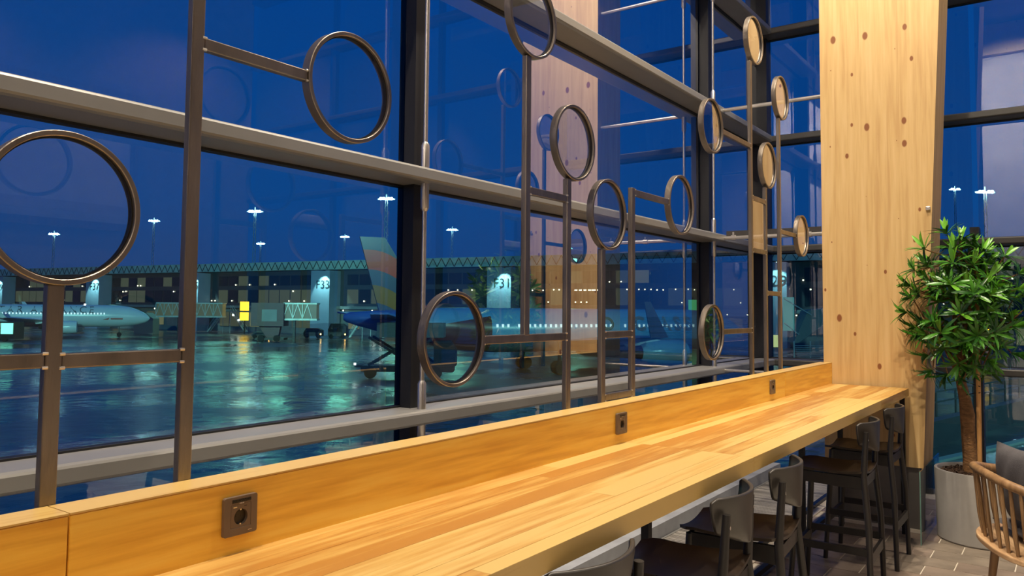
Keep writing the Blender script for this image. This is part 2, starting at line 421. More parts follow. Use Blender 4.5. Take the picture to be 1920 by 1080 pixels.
# window-side floor strip with roll-up convector grille
struct('trim_3', G().box((LF, YE+.085, -.14), (EX-.02, FY+.02, -.03)), DKMET)
gr = thing('floor_grille', 'long convector grille of fine grey slats set in the floor below the windows', 'grille', (2, 1.9, 0))
g = G(); x = 1.0
while x < EX-.22:
    g.box((x, YE+.10, -.03), (x+.019, YE+.64, 0)); x += .030
tag(obj('slat', g, GRILLE, gr), kind='stuff')
obj('grille_frame', G().box((LF, YE+.086, -.03), (EX-.2, YE+.10, .003)).box((LF, YE+.64, -.03), (EX-.2, YE+.655, .003)), RAIL, gr)
struct('baseboard_window', G().box((LF, YE+.66, -.04), (EX-.10, FY-.1, .095)), DECK)
struct('baseboard_end', G().box((EX-.11, -2.0, -.04), (EX-.05, FY-.2, .03)), DECK)

# ---------------------------------------------------------------- glazed facade
w1 = tag(thing('window_1', None, None, (3, FY, 0)), kind='structure')
w2 = tag(thing('window_2', None, None, (EX, 0, 0)), kind='structure')
def transom(along, z, a, b, parent):
    h = .031; r = .012
    # rounded nose profile (d = distance from glass, z)
    prof = [(0, -h), (.160, -h), (.172, -h+.005), (.176, -h+r), (.176, h-r), (.172, h-.005), (.160, h), (0, h)]
    g = G()
    if along == 'x': poly = [(a, FY-.012-d*.98, z+q) for d, q in prof]; g.prism(poly, (b-a, 0, 0))
    else: poly = [(EX-.012-d*.98, a, z+q) for d, q in prof]; g.prism(poly, (0, b-a, 0))
    return obj('transom', g, RAIL if along == 'x' else ENDRAIL, parent)
mulx = [-4.34, -.88, 2.605, 6.085]
for k, z in enumerate(ZR):
    transom('x', z, LF, EX-.02 if False else EX-.188, w1)
    g = G().box((LF, FY-.012, z-.040), (EX-.02, FY+.03, z-.031)).box((LF, FY-.012, z+.031), (EX-.02, FY+.03, z+.038))
    obj('gasket', g, GASKET, w1)
    transom('y', z, -5.4, FY-.012, w2)
    obj('gasket', G().box((EX-.012, -5.4, z-.040), (EX+.03, FY, z-.031)).box((EX-.012, -5.4, z+.031), (EX+.03, FY, z+.038)), GASKET, w2)
for x in mulx:
    obj('mullion', G().box((x-.038, FY-.075, 0), (x+.038, FY-.013, TOP)).box((x-.02, FY-.013, 0), (x+.02, FY+.04, TOP)), DARKRAIL, w1)
obj('corner_post', G().box((EX-.085, FY-.10, 0), (EX+.05, FY+.05, TOP)), DARKRAIL, w1)
obj('mullion', G().box((EX-.15, .622, 0), (EX-.013, .688, 2.205)), DARKRAIL, w2)
for y in (-1.6, -3.6): obj('mullion', G().box((EX-.075, y-.035, 0), (EX-.013, y+.035, TOP)), DARKRAIL, w2)
def pane_x(x0, x1, z0, z1):
    g = G().box((x0, FY, z0), (x1, FY+.012, z1)); g.m = [1, 1, 0, 1, 1, 1]
    obj('pane', g, (GLASSF, CLEAR), w1)
def pane_y(y0, y1, z0, z1):
    g = G().box((EX, y0, z0), (EX+.012, y1, z1)); g.m = [0, 1, 1, 1, 1, 1]
    obj('pane', g, (GLASSE, CLEAR), w2)
zb = [0]+ZR+[TOP]
xb = [LF]+mulx+[EX]
for i in range(len(xb)-1):
    for j in range(len(zb)-1): pane_x(xb[i]+.02, xb[i+1]-.02, zb[j]+.035 if j else .02, zb[j+1]-.035)
for i, (a, b) in enumerate(((-5.5, -3.6), (-3.6, -1.6), (-1.6, .655), (.655, FY))):
    for j in range(len(zb)-1): pane_y(a+.02, b-.02, zb[j]+.035 if j else .02, zb[j+1]-.035)
# vertical tension rods with sleeves at each transom
for x in (-.90, 2.585, 6.02):
    g = G().tube([(x, 2.335, .02), (x, 2.335, TOP)], .0105, 12)
    for z in ZR:
        g.tube([(x, 2.335, z-.155), (x, 2.335, z-.14), (x, 2.335, z+.14), (x, 2.335, z+.155)], [.012, .019, .019, .012], 14)
    obj('tension_rod', g, ROD, w1, smooth=True)
# stays from the transoms to the timber column
for k, z in enumerate(ZR[:4]):
    g = G().tube([(6.10, 2.30, z), (6.10, 1.515, z)], .016 if k else .012, 12)
    if k == 1:
        for y in (2.2, 1.95, 1.62): g.tube([(6.10, y-.02, z), (6.10, y+.02, z)], .022, 12).box((6.085, y-.006, z), (6.115, y+.006, z+.045))
    obj('stay_tube', g, ROD, w1, smooth=True)
obj('stay_plate', G().box((6.096, 1.53, ZR[1]+.012), (6.104, 2.26, ZR[1]+.055)), SHELL, w1)

# ---------------------------------------------------------------- timber column
ct = thing('timber_column', 'tall knotty spruce glulam column tapering to its foot at the end of the bar', 'column', (6.25, 1.2, 0))
def clip(poly, f):
    out = []
    for i in range(len(poly)):
        a, b = poly[i], poly[(i+1) % len(poly)]; fa, fb = f(a), f(b)
        if fa >= 0: out.append(a)
        if (fa >= 0) != (fb >= 0):
            t = fa/(fa-fb); out.append((a[0]+(b[0]-a[0])*t, a[1]+(b[1]-a[1])*t))
    return out
yr = lambda z: .868-(z-.44)*.0482
ys = [1.51, 1.41, 1.325, 1.235, 1.15, 1.06, .975, .89, .80, .71, .62, .50]
for a, b in zip(ys[1:], ys[:-1]):
    poly = clip([(a, .44), (b, .44), (b, TOP), (a, TOP)], lambda p: p[0]-yr(p[1]))
    if len(poly) > 2:
        obj('lamella', G().prism([(6.04, y, z) for y, z in poly], (.425, 0, 0)), GLULAM, ct)
obj('steel_foot', G().box((6.06, .895, 0), (6.44, 1.49, .44)), METALB, ct)
obj('foot_strip', G().box((6.035, .88, .001), (6.058, 1.50, .022)), CREAM, ct)
obj('sensor', G().box((6.025, .792, 2.205), (6.04, .820, 2.232)), ROD, ct, bevel=.003)

gg = thing('glass_guard', 'low clear glass panel standing at the foot of the timber column', 'glass panel', (6.1, .85, 0))
g = G().box((5.735, .843, .001), (6.60, .850, .47)); g.m = [1, 0, 0, 0, 0, 0]
obj('glass_sheet', g, (GLASSG, GEDGE), gg)

# ---------------------------------------------------------------- bar table
TZ, TH = .9825, .052
Y0, Y1, YB = .942, 1.452, 1.535
tb = thing('bar_table', 'long window bar with a laminated honey coloured pine top and black steel legs', 'table', (3, 1.2, 0))
slabs = [(-1.2, .69), (.69, 2.80), (2.80, 5.06), (5.06, 6.0)]
rnd = random.Random(3)
for xa, xb2 in slabs:
    y = Y0; k = 0
    widths = [.052, .062, .078, .048, .066, .058, .072, .074]
    rnd.shuffle(widths)
    s = (Y1+.0-Y0)/sum(widths)
    for w in widths:
        w *= s
        cuts = [xa]
        if rnd.random() < .55: cuts.append(xa+(xb2-xa)*rnd.uniform(.25, .75))
        cuts.append(xb2)
        for a, b in zip(cuts[:-1], cuts[1:]):
            e = .0004
            g = G().box((a+e, y+e*.5, TZ-TH), (b-e, y+w-e*.5, TZ-.0002*(k % 2)))
            obj('stave', g, TABLE, tb, bevel=.0012 if abs(y-Y0) < 1e-6 else 0)
        y += w; k += 1
obj('subframe', G().box((-1.1, 1.00, TZ-TH-.03), (5.95, 1.03, TZ-TH-.001)).box((-1.1, 1.38, TZ-TH-.03), (5.95, 1.41, TZ-TH-.001)), BLACKM, tb)
for x in (.55, 2.85, 5.0, 5.97):
    obj('leg', G().box((x-.016, 1.37, 0), (x+.016, 1.402, TZ-TH-.03)), BLACKM, tb)
obj('leg', G().box((5.955, .965, 0), (5.985, .995, TZ-TH-.001)), BLACKM, tb)
# upstand board behind the top, three lengths butted
ub = thing('upstand_board', 'upright orange pine board running along the back of the window bar', 'board', (3, 1.5, .98))
for a, b in ((-1.2, .691), (.691, 4.90), (4.90, 6.038)):
    obj('plank', G().box((a+.0012, Y1, TZ-.05), (b-.0012, YB, 1.1295)), BOARD, ub, bevel=.003)
    obj('cap_lipping', G().box((a+.0012, Y1-.0006, 1.1300), (b-.0012, YB, 1.1335)), TABLE, ub)
# floor rail under the upstand
struct('trim_4', G().box((-1.2, 1.47, .02), (5.9, 1.50, .05)), BLACKM)

# ---------------------------------------------------------------- sockets
def socket(x, z, lab):
    t = thing('wall_socket', lab, 'socket', (x, Y1, z), 'power sockets on the upstand board')
    f = Y1-.001
    P = lambda u, v, d: (x+u, f-d, z+v)
    def rrect(a, r, n=5):
        pts = []
        for cx_, cz_, st in ((a-r, a-r, 0), (-a+r, a-r, 90), (-a+r, -a+r, 180), (a-r, -a+r, 270)):
            for i in range(n+1):
                q = radians(st+90*i/n); pts.append((cx_+r*cos(q), cz_+r*sin(q)))
        return pts
    def frame(outer, inner, d0, d1):
        g = G(); n = len(outer)
        for pts, d in ((outer, d0), (outer, d1), (inner, d1), (inner, d0)):
            g.v += [P(u, v, d) for u, v in pts]
        for k in range(4):
            for i in range(n):
                g.f.append((k*n+i, k*n+(i+1) % n, ((k+1) % 4)*n+(i+1) % n, ((k+1) % 4)*n+i)); g.m.append(0)
        return g
    obj('cover_frame', frame(rrect(.0405, .005), rrect(.0245, .0015), 0, .009), SOCK, t, bevel=.0008)
    # insert plate with round well
    sq = rrect(.0240, .0015, 5); n = len(sq)
    n = 40; A_ = [2*pi*i/n for i in range(n)]
    sq = [(.0240*cos(a)/max(abs(cos(a)), abs(sin(a))), .0240*sin(a)/max(abs(cos(a)), abs(sin(a)))) for a in A_]
    circ = [(.0165*cos(a), -.003+.0165*sin(a)) for a in A_]
    obj('insert_plate', frame(sq, circ, .001, .0085), SOCK, t)
    g = G().add([P(u, v, .0012) for u, v in circ], [tuple(range(n))])
    w = obj('socket_well', g.tube([P(-.006, -.003, .001), P(-.006, -.003, .0016)], .0025, 10).tube([P(.006, -.003, .001), P(.006, -.003, .0016)], .0025, 10), SOCKD, t)
    obj('earth_contact', G().box(P(-.0018, .0105, .0075), P(.0018, .0135, .001)), CONT, t)
    obj('earth_contact', G().box(P(-.0018, -.0195, .0075), P(.0018, -.0165, .001)), CONT, t)
    obj('indicator_slot', G().box(P(-.019, .0175, .0092), P(-.010, .0195, .008)), CONT, t)
    obj('usb_slot', G().box(P(.008, .0175, .0088), P(.014, .0192, .008)), SOCKD, t)
    st = obj('sticker', G().box(P(-.022, .0275, .0096), P(.024, .0345, .0088)), STICK, t)
    text('sticker_print', 'MAX. EFFEKTUTTAG', .0048, PRINT, st, lambda c: (c.x+.001, -.0104-c.z, c.y+.0317), .0002, 1.0)
    text('sticker_print', 'USB 5V', .0036, PRINT, t, lambda c: (c.x+.001, -.0104-c.z, c.y+.0290-.0035), .0002)
    obj('maker_mark', G().box(P(.018, -.0335, .0094), P(.027, -.0328, .0088)), CONT, t)
    return t
socket(1.037, 1.061, 'bronze power socket with black sticker on the upstand board, the nearest and largest one')
socket(2.756, 1.061, 'bronze power socket on the upstand board at the middle of the bar')
socket(4.635, 1.061, 'bronze power socket on the upstand board nearest the timber column, smallest of the three')

# ---------------------------------------------------------------- ring partitions
PY0, PY1 = 1.537, 1.558
PC = (PY0+PY1)/2
def post(p, x, z0, z1):
    obj('post', G().box((x-.015, PY0, z0), (x+.015, PY1, z1)), STEEL, p, bevel=.0025)
def hbar(p, x0, x1, z):
    b = obj('cross_bar', G().box((x0, PY0+.001, z-.014), (x1, PY1-.001, z+.014)), STEEL, p, bevel=.0025)
    g = G()
    for xx in (x0, x1):
        for zz in (z-.013, z+.013): g.tube([(xx-.005, PC-.009, zz), (xx+.005, PC-.009, zz)], .0035, 8)
    obj('weld_bead', g, ROD, b, smooth=True)
def ring(p, x, z):
    R, r = .1455, .1345; n = 72; y0, y1 = PC-.015, PC+.015
    g = G()
    prof = [(R, y0+.0015), (R-.0015, y0), (r+.0015, y0), (r, y0+.0015), (r, y1-.0015), (r+.0015, y1), (R-.0015, y1), (R, y1-.0015)]
    for rad, y in prof:
        for j in range(n): a = 2*pi*j/n; g.v.append((x+rad*cos(a), y, z+rad*sin(a)))
    for k in range(8):
        for j in range(n):
            g.f.append((k*n+j, k*n+(j+1) % n, ((k+1) % 8)*n+(j+1) % n, ((k+1) % 8)*n+j)); g.m.append(0)
    rg = obj('ring', g, STEEL, p, smooth=True)
    g = G(); n = 48; rr = r-.0005
    c0 = [(x+rr*cos(2*pi*j/n), PC-.003, z+rr*sin(2*pi*j/n)) for j in range(n)]
    g.prism(c0, (0, .006, 0)); g.m = [0, 1]+[1]*n
    # the face towards the room carries the reflective coat
    obj('glass_disc', g, (GLASSR, CLEAR), rg)
    g = G(); n = 60
    for rad, y in ((r, PC-.006), (r-.003, PC-.006), (r-.003, PC+.006), (r, PC+.006)):
        for j in range(n): a = 2*pi*j/n; g.v.append((x+rad*cos(a), y, z+rad*sin(a)))
    for k in range(4):
        for j in range(n): g.f.append((k*n+j, k*n+(j+1) % n, ((k+1) % 4)*n+(j+1) % n, ((k+1) % 4)*n+j)); g.m.append(0)
    obj('bead_seal', g, GASKET, rg)
RB = .1455
pz = 1.06
a = thing('ring_partition', 'welded steel screen with two large glass rings at the near left end of the bar', 'screen', (.8, PC, 1.0), 'steel ring screens behind the bar')
post(a, .692, pz, 1.6825-RB+.001); ring(a, .700, 1.6825)
post(a, .964, pz, 3.6); hbar(a, .08, .677, 1.398); hbar(a, .707, .949, 1.396)
hbar(a, .979, 1.41-RB, 2.076); ring(a, 1.41, 2.079)
post(a, .085, pz, 3.6)
a = thing('ring_partition', 'welded steel screen of three glass rings, one low ring out to the left and one cut by the top of the picture', 'screen', (2.3, PC, 1.0), 'steel ring screens behind the bar')
post(a, 2.51, pz, 2.137-RB+.001); ring(a, 2.552, 2.137)
post(a, 2.236, 1.41, 2.535-RB+.001); ring(a, 2.262, 2.535)
hbar(a, 2.251, 2.495, 1.915); hbar(a, 1.849+RB, 2.495, 1.400); ring(a, 1.849, 1.408)
a = thing('ring_partition', 'small welded steel screen of two posts with one ring on top and one ring out to the right', 'screen', (2.9, PC, 1.0), 'steel ring screens behind the bar')
post(a, 2.777, pz, 1.889-RB+.001); ring(a, 2.823, 1.889)
post(a, 3.04, pz, 2.029); hbar(a, 2.792, 3.025, 1.400); hbar(a, 2.792, 3.025, 1.149)
hbar(a, 3.055, 3.55-RB, 2.010); ring(a, 3.548, 2.011)
a = thing('ring_partition', 'tall welded steel screen of three posts and six glass rings beside the timber column', 'screen', (4.8, PC, 1.0), 'steel ring screens behind the bar')
post(a, 4.575, pz, 3.14-RB+.001); ring(a, 4.65, 3.14)
post(a, 4.838, pz, 2.413-RB+.001); ring(a, 4.895, 2.413)
post(a, 5.125, pz, 2.905-RB+.001); ring(a, 5.175, 2.905)
ring(a, 3.957, 2.480); hbar(a, 3.957+RB, 4.56, 2.480)
ring(a, 3.952, 1.389); hbar(a, 3.952+RB, 4.56, 1.389)
hbar(a, 4.59, 4.823, 2.175); hbar(a, 4.59, 4.823, 1.863); hbar(a, 4.853, 5.11, 1.613)
g = G().box((4.59, PC-.003, 1.877), (4.823, PC+.003, 2.161)); g.m = [1, 1, 0, 1, 1, 1]
obj('glass_plate', g, (GLASSR, CLEAR), a)
hbar(a, 5.14, 5.626-RB, 2.02); ring(a, 5.626, 2.03)

# ---------------------------------------------------------------- bar stools
def make_stool(label):
    t = thing('bar_stool', label, 'stool', (0, 0, 0), 'black bar stools along the window bar')
    # local: +y faces the bar, origin on the floor under the seat centre
    for s in (-1, 1):
        obj('leg', G().tube([(s*.198, -.205, 0), (s*.186, -.196, .40), (s*.165, -.172, .66), (s*.158, -.186, .885)], [.0135, .0165, .0165, .0125], 12), BLACKWOOD, t, smooth=True)
        obj('leg', G().tube([(s*.190, .195, 0), (s*.172, .17, .40), (s*.160, .155, .655)], [.0135, .0165, .0165], 12), BLACKWOOD, t, smooth=True)
        obj('seat_rail', G().prism([(s*.163-.010, -.17, .655), (s*.163-.010, .15, .660), (s*.163-.010, .15, .605), (s*.163-.010, .02, .60), (s*.163-.010, -.17, .590)], (.02, 0, 0)), BLACKWOOD, t)
        obj('stretcher', G().bar((s*.190, -.20, .285), (s*.180, .180, .285), .018, .036), BLACKWOOD, t)
    obj('seat_rail', G().bar((-.16, .152, .635), (.16, .152, .635), .02, .05), BLACKWOOD, t)
    obj('seat_rail', G().bar((-.165, -.168, .625), (.165, -.168, .625), .02, .05), BLACKWOOD, t)
    obj('footrest', G().bar((-.176, .180, .245), (.176, .180, .245), .022, .044), BLACKWOOD, t)
    obj('rear_stretcher', G().bar((-.19, -.200, .250), (.19, -.200, .250), .016, .05), BLACKWOOD, t)
    def seat(u, v):
        y = -.185+.385*v; hw = .192-.012*v-.030*max(0, (abs(v-.5)-.40)/.10)**2
        x = (u*2-1)*hw
        z = .672+.018*((u*2-1)**2)-.014*sin(pi*v)-.02*max(0, v-.85)/.15*.6
        return (x, y, z), (x*.985, y, z-.012)
    obj('seat', G().grid(seat, 14, 12), SEATM, t, smooth=True)
    def back(u, v):
        q = u*2-1
        hw = .198-.080*(1-v)**1.3-.05*max(0, (.22-v)/.22)**2-.006*max(0, (v-.9)/.1)
        x = q*hw; y = -.222+.075*q*q-.004*v
        zt = .932-.012*max(0, (abs(q)-.92)/.08)**2; zb_ = .770+.022*q*q
        z = zb_+(zt-zb_)*v
        n = Vector((-.15*q/.2, 1, 0)).normalized()
        return (x, y, z), (x+n.x*.013, y+n.y*.013, z)
    obj('backrest', G().grid(back, 20, 8), SHELL, t, smooth=True, bevel=.004)
    for s in (-1, 1): obj('fixing_screw', G().tube([(s*.155, -.197, .845), (s*.155, -.180, .845)], .006, 10), CONT, t, smooth=True)
    return t
spots = [(1.64, 1.085, -4, 'nearest black bar stool, only its curved backrest and one leg tip in the picture'),
         (2.48, 1.075, 6, 'black bar stool second from the near end, seat tucked under the bar'),
         (3.05, 1.075, 5, 'black bar stool third from the near end, in the middle of the bar'),
         (4.52, 1.080, 2, 'black bar stool second from the timber column'),
         (5.29, 1.085, 0, 'black bar stool farthest away, beside the front leg of the bar')]
st0 = make_stool(spots[0][3])
for i, (x, y, r, lb) in enumerate(spots):
    o = st0 if i == 0 else copy_tree(st0)
    o.location = (x, y, 0); o.rotation_euler = (0, 0, radians(r)); o['label'] = lb

# ---------------------------------------------------------------- potted plant
PX, PYY = 6.14, .535
pp = thing('potted_plant', 'tall bushy green plant in a round grey pot beside the timber column', 'plant', (PX, PYY, 0))
obj('pot', G().lathe([(0, .001), (.262, .001), (.270, .01), (.281, .452), (.279, .458), (.262, .458), (.258, .452), (.256, .41), (0, .41)], (PX, PYY, 0), 64), POTM, pp, smooth=True)
g = G(); rr = random.Random(5)
g.lathe([(.255, .415), (.18, .425), (.08, .432), (0, .434)], (PX, PYY, 0), 32)
for k in range(420):
    a_ = rr.random()*2*pi; q = .25*sqrt(rr.random()); s = rr.uniform(.006, .014)
    M_ = Matrix.Translation((PX+q*cos(a_), PYY+q*sin(a_), .432)) @ Matrix.Rotation(rr.random()*6, 4, Vector((rr.random(), rr.random(), rr.random()+.1)).normalized())
    g.box((-s*1.5, -s*.7, -s*.35), (s*1.5, s*.7, s*.35), M=M_)
tag(obj('mulch', g, SOIL, pp), kind='stuff')
TX = PX-.02
trunk = [(TX+.02, .585, .42), (TX+.01, .598, .52), (TX, .606, .68), (TX-.01, .607, .82), (TX-.02, .620, .93), (TX-.03, .640, 1.05)]
obj('trunk', G().tube(trunk, [.062, .045, .042, .045, .036, .030], 14), BARK, pp, smooth=True)
tops = []
CC = Vector((5.93, .60, 1.53))
def branch(a, b, r0, r1, bend):
    a = Vector(a); b = Vector(b); mid = (a+b)/2+Vector(bend)
    pts = [(1-t)**2*a+2*t*(1-t)*mid+t*t*b for t in (0, .25, .5, .75, 1)]
    obj('branch', G().tube(pts, [r0+(r1-r0)*t for t in (0, .25, .5, .75, 1)], 8), BARK, pp, smooth=True)
fork = trunk[-1]
main = [(5.98, .66, 1.60), (5.95, .52, 1.70), (6.0, .42, 1.42), (5.9, .76, 1.40), (5.93, .60, 1.90)]
for b in main: branch(fork, b, .022, .010, (rr.uniform(-.05, .05), rr.uniform(-.05, .05), .05))
# leaf rosettes
def okpos(p): return not (p.y > .62 and p.x > 5.95)
ros = []
tries = 0
while len(ros) < 84 and tries < 5000:
    tries += 1
    th = rr.random()*2*pi; cz = rr.uniform(-1, 1); sr = sqrt(1-cz*cz); q = rr.uniform(.45, 1.0)
    p = CC+Vector((.25*sr*cos(th)*q, .30*sr*sin(th)*q, .43*cz*q))
    if p.z < 1.2: p.y = .60+(p.y-.60)*.75
    if not okpos(p): continue
    if any((p-o_).length < .072 for o_ in ros): continue
    ros.append(p)
# individually placed outer tufts the photograph shows
for q in ((5.80, .88, 1.60), (5.80, .86, 1.78), (5.82, .80, 1.92), (5.85, .86, 1.35), (5.9, .68, 2.02), (5.88, .80, 1.22), (5.9, .36, 1.86), (5.88, .30, 1.65), (5.88, .33, 1.42), (5.95, .70, 1.10), (5.9, .29, 1.75), (5.9, .6, 1.97), (5.85, .92, 1.50), (5.92, .62, 1.08), (6.0, .50, 1.16), (5.9, .27, 1.52), (5.93, .34, 1.25), (5.9, .78, 1.12), (5.88, .90, 1.68)):
    ros.append(Vector(q))
for p in ros:
    st = min(main, key=lambda m_: (Vector(m_)-p).length)
    if (Vector(st)-p).length > .03: tops.append((st, p))
g = G()
for st, p in tops: 
    mid = (Vector(st)+p)/2+Vector((0, 0, -.03)); g.tube([st, mid, p], [.006, .005, .004], 6)
obj('twigs', g, BARK, pp, smooth=True)
def leafgeo(L, w, curl):
    g = G(); n = 5; ws = [.25, .62, .92, 1, .78, .12]
    for i in range(n+1):
        t = i/n; zz = -curl*t*t*L
        g.v += [(-w*ws[i]/2, L*t, zz+.15*w*ws[i]), (0, L*t, zz), (w*ws[i]/2, L*t, zz+.15*w*ws[i])]
    for i in range(n):
        k = i*3; g.f += [(k, k+1, k+4, k+3), (k+1, k+2, k+5, k+4)]; g.m += [0, 0]
    return g
lm = []
for k, (mm, L, w, c) in enumerate(((LEAFA, .120, .020, .25), (LEAFB, .108, .021, .15), (LEAFC, .125, .020, .4), (LEAFA, .095, .018, .1))):
    gl = leafgeo(L, w, c); me = bpy.data.meshes.new('leaf'); me.from_pydata(gl.v, [], gl.f); me.materials.append(mm)
    me.polygons.foreach_set('use_smooth', [True]*len(me.polygons)); lm.append((me, gl))
cands = []
for p in ros:
    out = (p-CC); out.z = out.z*.5+.10; out.normalize()
    for k in range(16):
        a_ = 2*pi*k/16+rr.uniform(-.2, .2)
        if k < 4: tilt = rr.uniform(.15, .45)
        else: tilt = rr.uniform(.7, 1.35)
        ax = out.orthogonal().normalized(); ax.rotate(Matrix.Rotation(a_, 3, out))
        d = out.copy(); d.rotate(Matrix.Rotation(tilt, 3, ax))
        upv = out-d*out.dot(d)
        if upv.length < .01: upv = ax
        upv.normalize(); sd = d.cross(upv)
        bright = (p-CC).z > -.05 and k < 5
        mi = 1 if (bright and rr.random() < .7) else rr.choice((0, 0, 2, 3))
        sc = rr.uniform(.85, 1.15)
        Mx = Matrix((sd*sc, d*sc, upv*sc)).transposed().to_4x4(); Mx.translation = p+d*.004
        tip = p+d*.13
        if tip.x > 6.03 and tip.y > .70: continue
        cands.append((p.x+rr.uniform(-.05, .05), mi, Mx))
cands.sort(key=lambda c: c[0])
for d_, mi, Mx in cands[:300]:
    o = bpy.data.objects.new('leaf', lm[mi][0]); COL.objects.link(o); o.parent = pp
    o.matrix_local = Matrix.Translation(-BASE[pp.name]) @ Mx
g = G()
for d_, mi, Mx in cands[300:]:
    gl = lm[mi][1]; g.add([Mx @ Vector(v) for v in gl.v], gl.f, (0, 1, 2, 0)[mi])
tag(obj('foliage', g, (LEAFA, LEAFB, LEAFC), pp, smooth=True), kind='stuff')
sk = obj('stake', G().tube([(6.03, .535, .42), (6.02, .528, 1.85)], .0145, 8), BAMBOO, pp, smooth=True)
obj('tie_wire', G().tube([(6.005, .52, 1.02), (6.04, .56, 1.03), (6.07, .63, 1.05)], .003, 6).tube([(6.005, .52, .98), (6.04, .56, .97), (6.08, .62, .95)], .003, 6), BLACKM, pp)

# ---------------------------------------------------------------- spindle-back armchair with cushion
AX, AY, AR = 4.50, .04, radians(22)
ac = thing('armchair', 'round backed oak armchair with turned spindles at the right edge', 'chair', (AX, AY, 0), rz=AR)
# local frame: +y is the back of the chair; u along the back curve
def curve(t, rx, ry, sq=2.6):
    c_, s_ = cos(t), sin(t)
    return (rx*abs(c_)**(2/sq)*(1 if c_ >= 0 else -1), ry*abs(s_)**(2/sq)*(1 if s_ >= 0 else -1))
n = 40
sp = [curve(2*pi*i/n, .42, .36) for i in range(n)]
g = G().prism([(x, y, .400) for x, y in sp], (0, 0, .026))
obj('seat_board', g, OAKX, ac, bevel=.006, rel=True)
pts = []; rz_ = []
for i in range(25):
    t = radians(-12+204*i/24); x, y = curve(t, .39, .34, 2.8)
    pts.append((x, y+.02, .75-.05*abs(cos(t))**2)); rz_.append(.021)
obj('back_rail', G().tube(pts, rz_, 12), OAK, ac, smooth=True, rel=True)
for i in range(19):
    t = radians(2+176*i/18); x0, y0 = curve(t, .385, .33); x1, y1 = curve(t, .39, .34, 2.8)
    z1 = .75-.05*abs(cos(t))**2
    obj('spindle', G().tube([(x0, y0, .425), (x0*.6+x1*.4, y0*.6+(y1+.02)*.4, .52), (x1, y1+.02, z1)], [.0075, .0105, .0075], 8), OAK, ac, smooth=True, rel=True)
for sx_, sy_ in ((-1, -1), (1, -1), (-1, 1), (1, 1)):
    obj('leg', G().tube([(sx_*.27, sy_*.22, .400), (sx_*.31, sy_*.26, 0)], [.022, .014], 12), OAK, ac, smooth=True, rel=True)
def pillow(name, lab, cx_, W_, H_, T_, Mx, m_):
    def fn(u, v):
        a_, b_ = u*2-1, v*2-1
        th = T_*max(0, (1-abs(a_)**3.2)*(1-abs(b_)**3.2))**.5
        pin = 1-.06*(1-abs(b_))*abs(a_); pin2 = 1-.06*(1-abs(a_))*abs(b_)
        x, z = a_*W_/2*pin, b_*H_/2*pin2
        w_ = .006*sin(9*a_+4*b_)*th/T_
        return Mx @ Vector((x, th/2+w_, z)), Mx @ Vector((x, -th/2+w_, z))
    o = obj(name, G().grid(fn, 18, 18), m_, None, smooth=True)
    return tag(o, lab, 'cushion')
Mw = Matrix.Translation((AX, AY, 0)) @ Matrix.Rotation(AR, 4, 'Z')
pillow('cushion', 'charcoal back cushion leaning inside the oak armchair', 0, .56, .37, .12, Mw @ Matrix.Translation((-.05, .20, .695)) @ Matrix.Rotation(radians(-7), 4, 'X') @ Matrix.Rotation(radians(3), 4, 'Y'), CUSH)
pillow('seat_cushion', 'dark flat seat pad lying in the oak armchair', 0, .62, .54, .08, Mw @ Matrix.Translation((0, -.04, .468)) @ Matrix.Rotation(radians(90), 4, 'X'), CUSH)

# ---------------------------------------------------------------- room behind the viewpoint (seen only in the glass)
for nm, (x0, x1, y0_, y1_), lab in (('concrete_pillar', (-3.5, -2.9, -.62, 1.42), 'broad pale concrete pillar mirrored in the end window'),):
    t = tag(obj(nm, G().box((x0, y0_, 0), (x1, y1_, TOP)), CONCR, bevel=.01), lab, 'pillar')
for k, x in enumerate((-3.0, .4, 3.8)):
    tag(obj('ceiling_beam', G().box((x, BK, TOP-.6), (x+.25, FY-.2, TOP)), GLULAM), 'glulam roof beam above the bar, mirrored faintly in the glass', 'beam', 'roof beams')
fr = thing('wall_panel', 'framed pale panel on the rear wall mirrored in the upper glass', 'panel', (4.4, BK, 3.2))
obj('panel_board', G().box((3.3, BK+.002, 2.6), (5.6, BK+.05, 4.3)), mat('panel_white', (.62, .56, .55), .6), fr)
obj('panel_frame', G().box((3.2, BK+.002, 2.5), (5.7, BK+.08, 2.6)).box((3.2, BK+.002, 4.3), (5.7, BK+.08, 4.4)).box((3.2, BK+.002, 2.6), (3.3, BK+.08, 4.3)).box((5.6, BK+.002, 2.6), (5.7, BK+.08, 4.3)), OAK, fr)

# ---------------------------------------------------------------- airfield (r = right of view axis, d = distance, metres; ground at GZ)
GZ = -4.3
def air(r, d, z=0): return Vector((r*sin(YAW)+d*cos(YAW), -r*cos(YAW)+d*sin(YAW), GZ+z))
HEAD = math.atan2(*(lambda v: (v.y, v.x))(air(.914, .407)-air(0, 0)))
g = G().add([(-300, 2.7, GZ), (EX+.4, 2.7, GZ), (EX+.4, -300, GZ), (900, -300, GZ), (900, 900, GZ), (-300, 900, GZ)], [(0, 1, 2, 3, 4, 5)])
g.box((0, 0, 0), (0, 0, 0))
g.f = g.f[:1]; g.v = g.v[:6]; g.m = [0]
struct('ground', g, WET)
struct('wall_outer', G().box((LF, FY-.05, GZ), (EX+.06, FY+.06, -.12)).box((EX-.06, -5.6, GZ), (EX+.06, FY+.06, -.12)), PIERD)

TEAL = (.26, 1.0, .66)
